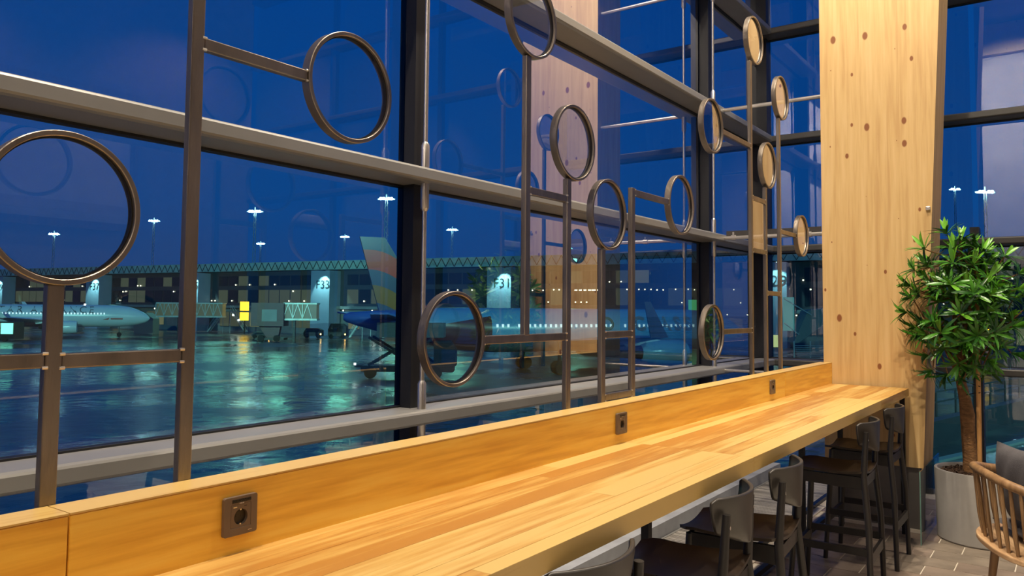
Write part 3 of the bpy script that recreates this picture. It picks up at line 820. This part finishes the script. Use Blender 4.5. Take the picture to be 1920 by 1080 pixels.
# flood lamps of the apron: on this terminal's roof; those along the pier are added fill lamps
for r, d, z, tr, td, p, an in ((-40, 30, 20, -75, 135, 170000, 60), (-70, 22, 24, -34, 122, 130000, 30), (20, 20, 22, 12, 85, 36000, 80), (60, 20, 22, 24, 44, 60000, 80)):
    lamp('apron_floodlight', air(r, d, z), p, (.36, 1, .84), air(tr, td, 0), an, .4)
for s_, p in [(q, 1700) for q in (-64, -46, -22, -10, 2, 12, 21, 31, 48, 62, 76, 100)]:
    r, d = -75.8+.89*s_-.456*5, 189-.456*s_-.89*5
    lamp('pier_fill', air(r, d, 15.0), p, TEAL, air(r-.456*22, d-.89*22, 0), 125, 2.2)

# pier building: frame along s, outward normal towards the viewer
EO = air(-75.8, 189); EU = (air(.89, -.456)-air(0, 0)); EN = (air(-.456, -.89)-air(0, 0))
PM = Matrix((EU, -EN, Vector((0, 0, 1)))).transposed().to_4x4(); PM.translation = EO
pier = thing('pier_building', 'long two storey gate pier with a pale roof edge across the wet apron', 'building', (0, 0, 0))
pier.matrix_world = PM; BASE[pier.name] = Vector((0, 0, 0))
SA, SB = -125, 175
def pb(lo, hi):                       # box in pier frame, y measured towards the viewer
    return G().box((lo[0], -hi[1], lo[2]), (hi[0], -lo[1], hi[2]))
obj('wall', pb((SA, -18, 0), (SB, -1.2, 5.6)), PIERW, pier, rel=True)
obj('upper_storey', pb((SA, -18, 5.6), (SB, -.6, 14.0)), PIERD, pier, rel=True)
obj('roof_slab', pb((SA, -19, 14.0), (SB, 1.2, 15.9)), FASCIA, pier, rel=True)
g = G()
for s_ in range(SA, SB, 2): g.bar((s_, -1.25, 14.1), (s_+1, -1.25, 15.8), .12, .12).bar((s_+1, -1.25, 15.8), (s_+2, -1.25, 14.1), .12, .12)
tag(obj('truss_web', g, PIERD, pier, rel=True), kind='stuff')
obj('canopy_edge', pb((SA, -1.2, 5.5), (SB, .8, 6.1)), PIERW, pier, rel=True)
pm = []
for mm in (PANED, PANEL_, PANEW):
    me = bpy.data.meshes.new('pane'); q = G().box((-1.45, 0, -1.5), (1.45, .08, 1.5)); me.from_pydata(q.v, [], q.f); me.materials.append(mm); pm.append(me)
tw = [-75.6, -34.0, 1.9, 41.3, 84.6, 133.8]
r5 = random.Random(11)
s_ = SA+2
while s_ < SB-2:
    if not any(abs(s_-t_+1.5) < 5.2 for t_ in tw):
        for zz, hs in ((8.2, 1.0), (11.8, .75), (2.9, 1.1)):
            if zz == 2.9 and r5.random() < .35: continue
            far = s_ > 90
            pr = r5.random()
            me = pm[1] if pr < (.45 if zz < 9 else .2) else (pm[2] if pr < (.66 if zz < 4 else .32 if far else .2) else pm[0])
            if zz == 2.9 and pr > .8: me = pm[2]
            o = bpy.data.objects.new('pane', me); COL.objects.link(o); o.parent = pier
            o.matrix_local = Matrix.Translation((s_, .5 if zz > 5 else 1.1, zz)) @ Matrix.Diagonal((1, 1, hs, 1))
    s_ += 3.2
g = G(); s_ = SA+1
while s_ < SB:
    if r5.random() < (.85 if s_ > 85 else .28):
        zz = r5.choice((7.2, 9.4, 9.5, 5.2, 10.9)); q = .10 if s_ > 60 else .13
        g.box((s_-q, .28, zz-q), (s_+q, .35, zz+q))
    s_ += 1.1
tag(obj('lamp_dots', g, DOT, pier, rel=True), kind='stuff')
g = G()
for k in range(7): g.box((98+k*.9, .28, 9.3), (98.5+k*.9, .35, 9.5))
tag(obj('lamp_row', g, DOT, pier, rel=True), kind='stuff')
for t_, sg in zip(tw, ('F39', 'F37', 'F35', 'F33', 'F31', 'F29')):
    b = obj('gate_tower', pb((t_-3.2, -.6, 0), (t_+1.9, 3.0, 13.7)), TOWERM, pier, rel=True)
    text('gate_sign', sg, 2.5, LETTER, b, (lambda T: lambda c: (T+.1+c.x, -3.06-c.z, 10.6+c.y))(t_), .03, 1.05)
    q = PM @ Vector((t_+.7, -5.2, 13.6)); w_ = PM @ Vector((t_+.5, -3.0, 9.6))
    lamp('sign_spot', q, 5200 if sg != 'F29' else 2600, (.45, 1, .90), w_, 70, .15, .35)
    obj('lamp_bracket', pb((t_+.65, 3.0, 13.6), (t_+.75, 5.1, 13.68)), PIERD, b, rel=True)

def unit(name, lab, cat, r, d, ang=0, group=None):
    t = thing(name, lab, cat, air(r, d), group, rz=ang-(pi/2-YAW)); BASE[t.name] = Vector((0, 0, 0)); return t   # local x = right of view, y = away
# jet bridges
def bridge(lab, r, d, ang, L, cab, grp='jet bridges'):
    t = unit('jet_bridge', lab, 'jet bridge', r, d, ang, grp)
    obj('tunnel_floor', G().box((0, -1.3, 3.6), (L, 1.3, 3.9)), GALV, t, rel=True)
    obj('tunnel_roof', G().box((0, -1.4, 6.3), (L, 1.4, 6.55)), GALV, t, rel=True)
    obj('glazing', G().box((.1, -1.15, 3.9), (L-.1, 1.15, 6.3)), PANEL_, t, rel=True)
    g = G(); x = 0
    while x < L-1.5:
        g.bar((x, -1.3, 3.9), (x+.8, -1.3, 6.3), .12, .12).bar((x+.8, -1.3, 6.3), (x+1.6, -1.3, 3.9), .12, .12).box((x-.06, -1.36, 3.9), (x+.06, -1.24, 6.3)); x += 1.6
    obj('truss', g, GALV, t, rel=True)
    if cab:
        c_ = obj('cab', G().box((-5.2, -1.9, 2.6), (.2, 1.9, 6.5)), MAROON, t, rel=True)
        obj('shutter', G().box((-3.4, -1.96, 3.4), (-.9, -1.9, 5.4)), PIERW, c_, rel=True)
        obj('drive_column', G().prism([(-4.2, -.6, 2.6), (-.6, -.6, 2.6), (-1.0, -.6, .5), (-2.8, -.6, .5)], (0, 1.2, 0)), MAROON, t, rel=True)
        obj('bogie', G().box((-4.6, -1.4, .25), (.2, 1.4, .6)), DKMET, t, rel=True)
        for x in (-3.6, -1.0): obj('wheel', G().tube([(x, -1.5, .55), (x, -1.0, .55)], .55, 16), TYRE, t, rel=True)
        obj('support', G().box((1.4, -.3, 0), (1.8, .3, 3.6)), DKMET, t, rel=True)
    else:
        obj('support', G().box((L*.3, -.4, 0), (L*.3+.6, .4, 3.6)), DKMET, t, rel=True)
    return t
bridge('glazed jet bridge with a dark maroon drive cab standing on the apron near gate F33', -38.6, 134, radians(3), 5.6, True)
bridge('glazed jet bridge with white trusses reaching to the nose of the far white airliner', -71.0, 158, radians(4), 13, False)
# passenger stairs (A-frame seen from the side)
def stairs(lab, r, d, w, h):
    t = unit('mobile_stairs', lab, 'stairs', r, d, 0, 'mobile stairs on the apron')
    for s_ in (-1, 1):
        g = G()
        for y in (-.7, .7):
            g.bar((s_*w, y, .2), (s_*.8, y, h), .1, .25).bar((s_*w, y, 1.3), (s_*.8, y, h+1.1), .07, .07)
            for q in range(6): x = s_*(w+(.8-w)*q/5); z = .2+(h-.2)*q/5; g.bar((x, y, z), (x, y, z+1.1), .05, .05)
        obj('flight', g, GALV, t, rel=True)
        for q in range(9): obj('tread', G().box((s_*(w+(.8-w)*q/9)-.2, -.7, .2+(h-.2)*q/9), (s_*(w+(.8-w)*q/9)+.2, .7, .26+(h-.2)*q/9)), GALV, t, rel=True)
    obj('landing', G().box((-.9, -.8, h), (.9, .8, h+.1)).box((-.85, -.75, 0), (-.75, -.65, h)).box((.75, -.75, 0), (.85, -.65, h)), GALV, t, rel=True)
    obj('work_lamp', G().box((1.3, -.9, h-1.2), (1.6, -.8, h-.9)).box((2.6, -.9, h-2.3), (2.9, -.8, h-2.0)), WLAMP, t, rel=True)
stairs('galvanised double flight service stairs in front of gate F35', -63.5, 176, 4.2, 5.0)
stairs('galvanised service stairs behind the tail of the near blue airliner', -27.5, 150, 3.2, 4.0)
# stair tower seen beside the timber column
t = unit('boarding_stairs', 'pale enclosed boarding stairs beside gate F29', 'stairs', 37.0, 98)
obj('ramp', G().prism([(-2.2, -1, 2.0), (-1.6, -1, 2.0), (3.4, -1, 5.6), (3.4, -1, 6.4), (-.4, -1, 6.0)], (0, 2.4, 0)), CONE, t, rel=True)
g = G()
for x in (-2.2, -.2, 1.8): g.box((x-.07, -1.1, 0), (x+.07, -.96, 2.2))
for k in range(7): g.box((-2.2, -1.2-.2*k, 1.6-.24*k), (1.8, -1.0-.2*k, 1.66-.24*k))
obj('steps', g, GALV, t, rel=True)
obj('handrail', G().bar((-3.4, -1.1, 7.4), (0, -1.1, 5.4), .12, .12).bar((-3.4, -1.1, 4.4), (-1.6, -1.1, 3.0), .12, .12), GALV, t, rel=True)
obj('glazed_wall', G().box((-3.0, .4, 3.4), (-1.6, .5, 7.6)), mat('teal_lit_glazing', (.1, .3, .28), .4, emit=(.06, .2, .17), es=.8), t, rel=True)
obj('screen', G().box((3.2, -1.2, 5.6), (5.2, -1.1, 6.9)), BLU, t, rel=True)
t = unit('box_sign', 'small yellow lit box sign low on the wall under gate F29', 'sign', 33.4, 104)
obj('lit_face', G().box((-1.9, 0, 1.1), (-.5, .2, 2.7)).box((.5, 0, 1.1), (1.9, .2, 2.7)), YBOX, t, rel=True)
obj('arrow_mark', G().bar((-1.55, -.03, 1.9), (-.85, -.03, 1.9), .04, .16).bar((-1.55, -.03, 1.9), (-1.2, -.03, 2.2), .04, .14).bar((-1.55, -.03, 1.9), (-1.2, -.03, 1.6), .04, .14), LETTER, t, rel=True)
obj('post', G().box((-.1, 0, 0), (.1, .2, 1.1)).box((-1.9, .05, 1.0), (1.9, .15, 1.1)), DKMET, t, rel=True)
# yellow two-lamp signal, green docking display
t = unit('signal_panel', 'two yellow lit panels one above the other by the stairs at gate F35', 'sign', -57.6, 169)
obj('lit_panel', G().box((-.8, 0, 5.0), (1.0, .3, 6.9)), YEL, t, rel=True); obj('lit_panel', G().box((-.8, 0, 2.9), (1.0, .3, 4.6)), YEL, t, rel=True)
obj('pole', G().box((0, .3, 0), (.25, .5, 7.2)), DKMET, t, rel=True)
t = unit('docking_display', 'tall green lit docking display above the near blue airliner', 'sign', 29.6, 128)
obj('lit_panel', G().box((-.75, 0, 5.2), (.75, .3, 7.6)).box((-.75, 0, 2.6), (.65, .3, 5.0)), GRN, t, rel=True)
obj('pole', G().box((-.12, .3, -0), (.12, .5, 8)), DKMET, t, rel=True)
t = unit('amber_signal', 'pair of small amber lamps on a pole glimpsed through the plant leaves', 'signal lamp', 54.2, 90)
obj('lit_lamp', G().box((-.3, 0, 5.6), (.3, .2, 6.2)), YEL, t, rel=True); obj('lit_lamp', G().box((-.45, 0, 3.9), (.45, .2, 4.7)), YEL, t, rel=True)
obj('pole', G().box((-.06, .2, 0), (.06, .32, 6.4)), DKMET, t, rel=True)
# tractors and dollies by gate F33
for k, (r, d, lab) in enumerate(((-37.4, 148, 'dark baggage tractor parked left of gate tower F33'), (-32.8, 148, 'dark covered service van parked under gate tower F33'), (-46.5, 146, 'low equipment trolley parked behind the maroon jet bridge cab'))):
    t = unit('service_vehicle', lab, 'vehicle', r, d, 0, 'service vehicles')
    h = (1.9, 2.8, 1.2)[k]
    obj('body', G().prism([(-1.7, 0, .45), (1.7, 0, .45), (1.7, 0, h*.8), (.9, 0, h), (-1.2, 0, h), (-1.7, 0, h*.6)], (0, 1.7, 0)), DKMET, t, rel=True)
    for x in (-1.1, 1.1): obj('wheel', G().tube([(x, -.08, .4), (x, .25, .4)], .4, 14), TYRE, t, rel=True)
    obj('window_band', G().box((-1.1, -.03, h*.62), (1.2, 0, h*.85)), PANED, t, rel=True)
    obj('lamp', G().box((1.45, -.06, .7), (1.65, -.01, .9)), OLAMP, t, rel=True)
t = unit('equipment_tent', 'small pale gabled tent in front of the nose of the far white airliner', 'tent', -76.2, 163)
obj('canopy', G().prism([(-2, 0, 0), (1.9, 0, 0), (1.9, 0, 3.2), (0.4, 0, 4.4), (-2, 0, 3.0)], (0, 3, 0)), CONE, t, rel=True)
# bright lit screens of a vehicle at the far left
t = unit('lit_bus', 'airport bus with glowing coloured windows at the left edge', 'bus', -80.0, 124)
obj('body', G().box((-6, 0, .4), (1.7, 2.5, 3.1)), DKMET, t, rel=True)
obj('lit_window', G().box((-5.8, -.05, 1.2), (-.6, 0, 2.9)), mat('bus_window_glow', (.8, .9, .8), .5, emit=(.8, 1, .75), es=2.4), t, rel=True)
obj('lit_window', G().box((-.4, -.05, 1.2), (1.5, 0, 2.9)), mat('bus_green_glow', (.3, .8, .5), .5, emit=(.2, .8, .55), es=1.8), t, rel=True)
for x in (-4.5, .2): obj('wheel', G().tube([(x, -.1, .5), (x, .3, .5)], .5, 14), TYRE, t, rel=True)

# flood light masts beyond the pier
for k, (px, py, d, lab) in enumerate(((98, 437, 330, 'flood light mast seen inside the nearest large ring'), (285, 412, 330, 'flood light mast between the large ring and the tall left post'),
        (475, 394, 250, 'brightest flood light mast, high right of the tall left post'), (487, 455, 420, 'small far flood light mast below the brightest one'),
        (645, 442, 400, 'flood light mast left of the striped tail fin'), (722, 370, 230, 'tall flood light mast just left of the dark mullion'),
        (847, 429, 330, 'flood light mast above the low ring'), (1852, 357, 200, 'flood light mast right of the timber column, the brighter one'), (1795, 352, 330, 'faint far flood light mast right of the timber column'))):
    r = (px-960)/FPX*d; z = 5.8+(578+(px-960)*.0088-py)/FPX*d
    t = unit('flood_light_mast', lab, 'light mast', r, d, 0, 'flood light masts')
    g = G()
    wd = .55
    for x, y in ((-wd, 0), (wd, 0)): g.bar((x, y, 0), (x*.5, y, z), .16, .16)
    q = 0
    while q < z-2: g.bar((-wd, 0, q), (wd, 0, q+1.6), .1, .1).bar((wd, 0, q+1.6), (-wd, 0, q+3.2), .1, .1); q += 3.2
    obj('lattice', g, GALV, t, rel=True)
    obj('head_frame', G().box((-2.6, -.1, z-.3), (2.6, .1, z+.1)).box((-.15, -.1, z), (.15, .1, z+1.4)), GALV, t, rel=True)
    for x in (-1.55, -.75, .75, 1.55):
        obj('flood_head', G().tube([(x, -.5, z), (x, -.15, z)], [.38, .28], 12), FLOOD, t, rel=True)

# ---------------------------------------------------------------- airliners
def airliner(lab, r, d, scheme):
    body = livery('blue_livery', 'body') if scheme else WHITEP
    fin = livery('wave_fin', 'fin') if scheme else WHITEP
    t = thing('airliner', lab, 'airplane', air(r, d), 'parked airliners', rz=HEAD)
    BASE[t.name] = Vector((0, 0, 0))
    prof = [(21.15, 3.42, .06), (20.95, 3.43, .38), (20.5, 3.48, .75), (19.8, 3.58, 1.12), (18.8, 3.70, 1.47), (17.5, 3.80, 1.76), (16, 3.86, 1.93), (14, 3.87, 1.98), (-7.5, 3.87, 1.98),
            (-10, 3.92, 1.93), (-12.5, 4.08, 1.73), (-15, 4.33, 1.40), (-17.5, 4.62, 1.0), (-19.8, 4.86, .62), (-20.9, 4.95, .36), (-21.15, 4.97, .2)]
    g = G(); n = 36
    for x, zc, R in prof:
        for j in range(n): a_ = 2*pi*j/n; g.v.append((x, R*cos(a_), zc+R*sin(a_)*1.02))
    for i in range(len(prof)-1):
        for j in range(n): g.f.append((i*n+j, i*n+(j+1) % n, (i+1)*n+(j+1) % n, (i+1)*n+j)); g.m.append(0)
    g.f += [tuple(range(n))[::-1], tuple((len(prof)-1)*n+j for j in range(n))]; g.m += [0, 0]
    obj('fuselage', g, body, t, smooth=True, rel=True)
    g = G(); x = 13.5
    while x > (-8.3 if scheme else -13.0):
        if not (abs(x-4.8) < .5 or abs(x+6.2) < .5):
            R = 1.98 if x > -8 else 1.98-.05*(-8-x)
            yy = -sqrt(max(.1, (R+.02)**2-.38**2)); g.box((x-.095, yy-.02, 4.17), (x+.095, yy+.05, 4.46))
        x -= .533
    tag(obj('cabin_windows', g, WINL, t, rel=True), kind='stuff')
    for s_ in (-1, 1):
        obj('cockpit_glass', G().prism([(19.55, s_*.55, 4.28), (18.75, s_*1.12, 4.32), (18.6, s_*1.02, 4.72), (19.0, s_*.55, 4.78)], (.06, s_*.05, .03)), PANED, t, rel=True)
        # wing: sections (y, xLE, xTE, z)
        sec = [(1.2, 8.0, -1.6, 2.85), (6.4, 5.2, -1.4, 3.15), (16.2, .35, -1.25, 3.75)]
        g = G()
        for y, a_, b_, z in sec:
            c_ = a_-b_; th = .11*c_ if y < 10 else .2
            g.v += [(a_, s_*y, z), (a_-.3*c_, s_*y, z+th*.55), (b_, s_*y, z), (a_-.3*c_, s_*y, z-th*.45)]
        for i in range(2):
            for j in range(4): q = (i*4+j, i*4+(j+1) % 4, (i+1)*4+(j+1) % 4, (i+1)*4+j); g.f.append(q if s_ > 0 else q[::-1]); g.m.append(0)
        g.f.append((0, 1, 2, 3)); g.f.append((8, 9, 10, 11)); g.m += [0, 0]
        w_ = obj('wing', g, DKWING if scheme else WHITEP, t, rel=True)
        obj('winglet', G().prism([(.35, s_*16.2, 3.72), (-1.25, s_*16.2, 3.72), (-2.3, s_*16.9, 6.45), (-1.75, s_*16.9, 6.45)], (0, s_*.1, 0)), WINGLET if scheme else WHITEP, w_, rel=True)
        # engine
        e_ = G(); pr = [(9.45, .86), (9.5, .98), (9.3, 1.08), (8.3, 1.15), (6.8, 1.12), (5.2, .92), (4.6, .72)]
        n = 24; k0 = 0
        for x, R in pr:
            for j in range(n): a_ = 2*pi*j/n; e_.v.append((x, s_*5.75+R*cos(a_), 1.95+R*sin(a_)))
        for i in range(len(pr)-1):
            for j in range(n): e_.f.append((i*n+j, i*n+(j+1) % n, (i+1)*n+(j+1) % n, (i+1)*n+j)); e_.m.append(0)
        en = obj('engine', e_, ENG if scheme else WHITEP, t, smooth=True, rel=True)
        obj('fan', G().tube([(9.1, s_*5.75, 1.95), (9.0, s_*5.75, 1.95)], .86, 20).tube([(5.0, s_*5.75, 1.95), (3.6, s_*5.75, 1.95)], [.62, .25], 16), DKMET, en, rel=True)
        obj('pylon', G().prism([(7.6, s_*5.65, 2.9), (3.2, s_*5.65, 2.5), (2.6, s_*5.65, 3.2), (5.6, s_*5.65, 3.35)], (0, s_*.2, 0)), WHITEP, en, rel=True)
        obj('tailplane', G().prism([(-15.8, s_*.6, 4.75), (-18.9, s_*.5, 4.85), (-20.4, s_*6.2, 5.3), (-18.9, s_*6.2, 5.3)], (0, 0, .14)), body, t, rel=True)
        mg = obj('main_gear', G().box((-2.65, s_*3.8-.12, .6), (-2.45, s_*3.8+.12, 2.9)), DKMET, t, rel=True)
        for q in (-.42, .42): obj('wheel', G().tube([(-2.55, s_*3.8+q-.17, .62), (-2.55, s_*3.8+q+.17, .62)], .62, 20), TYRE, mg, rel=True)
    obj('fin', G().prism([(-13.6, -.12, 5.55), (-18.1, -.12, 5.5), (-19.9, -.12, 11.9), (-17.7, -.12, 11.9)], (0, .24, 0)), fin, t, rel=True)
    ng = obj('nose_gear', G().box((15.9, -.08, .4), (16.1, .08, 2.2)), DKMET, t, rel=True)
    for q in (-.25, .25): obj('wheel', G().tube([(16, q-.11, .42), (16, q+.11, .42)], .42, 16), TYRE, ng, rel=True)
    def onbody(x0, z0):
        def f(c):
            z = z0+c.y; return (x0+c.x, -sqrt(max(.05, 2.03**2-(z-3.87)**2))-.01-c.z, z)
        return f
    if scheme:
        text('gold_lettering', 'C L A S S', 1.75, GOLDTXT, t, onbody(9.9, 4.45), 0, 1.0, .045)
        text('gold_lettering', 'C L A S S', 2.0, GOLDTXT, t, onbody(9.9, 4.45), 0, .88, .03)
        text('gold_lettering', 'O', 1.75, GOLDTXT, t, onbody(3.6, 4.45), 0, 1.0, .045)
    else:
        text('fuselage_lettering', 'STAR ALLIANCE', 1.75, GREYTXT, t, onbody(3.7, 4.95), .01, 1.35)
        obj('red_mark', G().prism([(13.3, -2.02, 3.2), (14.4, -2.02, 3.6), (14.2, -2.02, 3.2)], (0, .1, 0)).box((14.6, -2.0, 3.25), (16.6, -1.85, 3.5)), REDTXT, t, rel=True)
    g = G().box((-16.0, -.2, 5.75), (-15.7, .1, 6.0)) if scheme else G().box((10, -.1, 5.9), (10.3, .1, 6.1))
    obj('beacon', g, OLAMP if scheme else WLAMP, t, rel=True)
    return t
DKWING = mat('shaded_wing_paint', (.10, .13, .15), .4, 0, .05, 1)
WINGLET = mat('winglet_brown', (.06, .04, .035), .5)
ENG = mat('engine_blue', (.20, .38, .50), .22, 0, .03, 1)
airliner('near blue airliner with red and ochre waves on its fin and gold lettering', 5.1, 75.1, 1)
airliner('far white airliner lettered STAR ALLIANCE at the left, behind the large ring post', -88.3, 141.4, 0)

# catering truck with scissor lift under the tail
t = unit('lift_truck', 'dark scissor lift truck raised under the tail of the near blue airliner', 'truck', -11.0, 66)
obj('chassis', G().box((-1.4, -1, .55), (6.2, 1.2, 1.05)).box((-1.9, -1, .9), (-1.4, 1.2, 1.1)), DKMET, t, rel=True)
for x in (-.6, 4.8): obj('wheel', G().tube([(x, -1.1, .5), (x, -.7, .5)], .5, 16), TYRE, t, rel=True)
g = G()
for y in (-.9, 1.1):
    g.bar((-.8, y, 1.1), (3.0, y, 3.4), .16, .22).bar((3.0, y, 1.1), (-.8, y, 3.4), .16, .22).bar((1.6, y, 1.1), (4.6, y, 3.4), .14, .2).bar((4.6, y, 1.1), (1.6, y, 3.4), .14, .2)
obj('scissor_arms', g, DKMET, t, rel=True)
obj('box_body', G().box((-.1, -1.1, 3.4), (5.4, 1.1, 4.6)), mat('grey_van_box', (.10, .12, .12), .6), t, rel=True)
obj('cab', G().prism([(4.6, -1, 1.05), (6.4, -1, 1.05), (6.4, -1, 2.4), (5.9, -1, 3.1), (4.6, -1, 3.1)], (0, 2.1, 0)), DKMET, t, rel=True)
obj('marker_lamp', G().box((-1.95, -1.05, 1.1), (-1.8, -.95, 1.25)).box((3.6, -1.15, 2.4), (3.75, -1.05, 2.55)), WLAMP, t, rel=True)
# low barrier and railing on the right
t = unit('apron_barrier', 'dark low barrier with a double rail on the apron right of the timber column', 'barrier', 0, 0)
A_ = Vector((17.0, 33.4, 0)); B_ = Vector((33, 48, 0))
obj('kerb_wall', G().bar(A_+Vector((0, 0, .55)), B_+Vector((0, 0, .55)), .5, 1.1), DKMET, t, rel=True)
g = G().bar(A_+Vector((0, 2, 1.9)), B_+Vector((0, 2, 1.9)), .07, .07).bar(A_+Vector((0, 2, 1.4)), B_+Vector((0, 2, 1.4)), .07, .07)
for k in range(9): p = A_.lerp(B_, k/8)+Vector((0, 2, 0)); g.bar(p, p+Vector((0, 0, 1.9)), .08, .08)
obj('railing', g, DKMET, t, rel=True)
struct('trim_5', G().bar(air(12, 27.5, .05), air(34, 44, .05), .35, .1), PIERW)
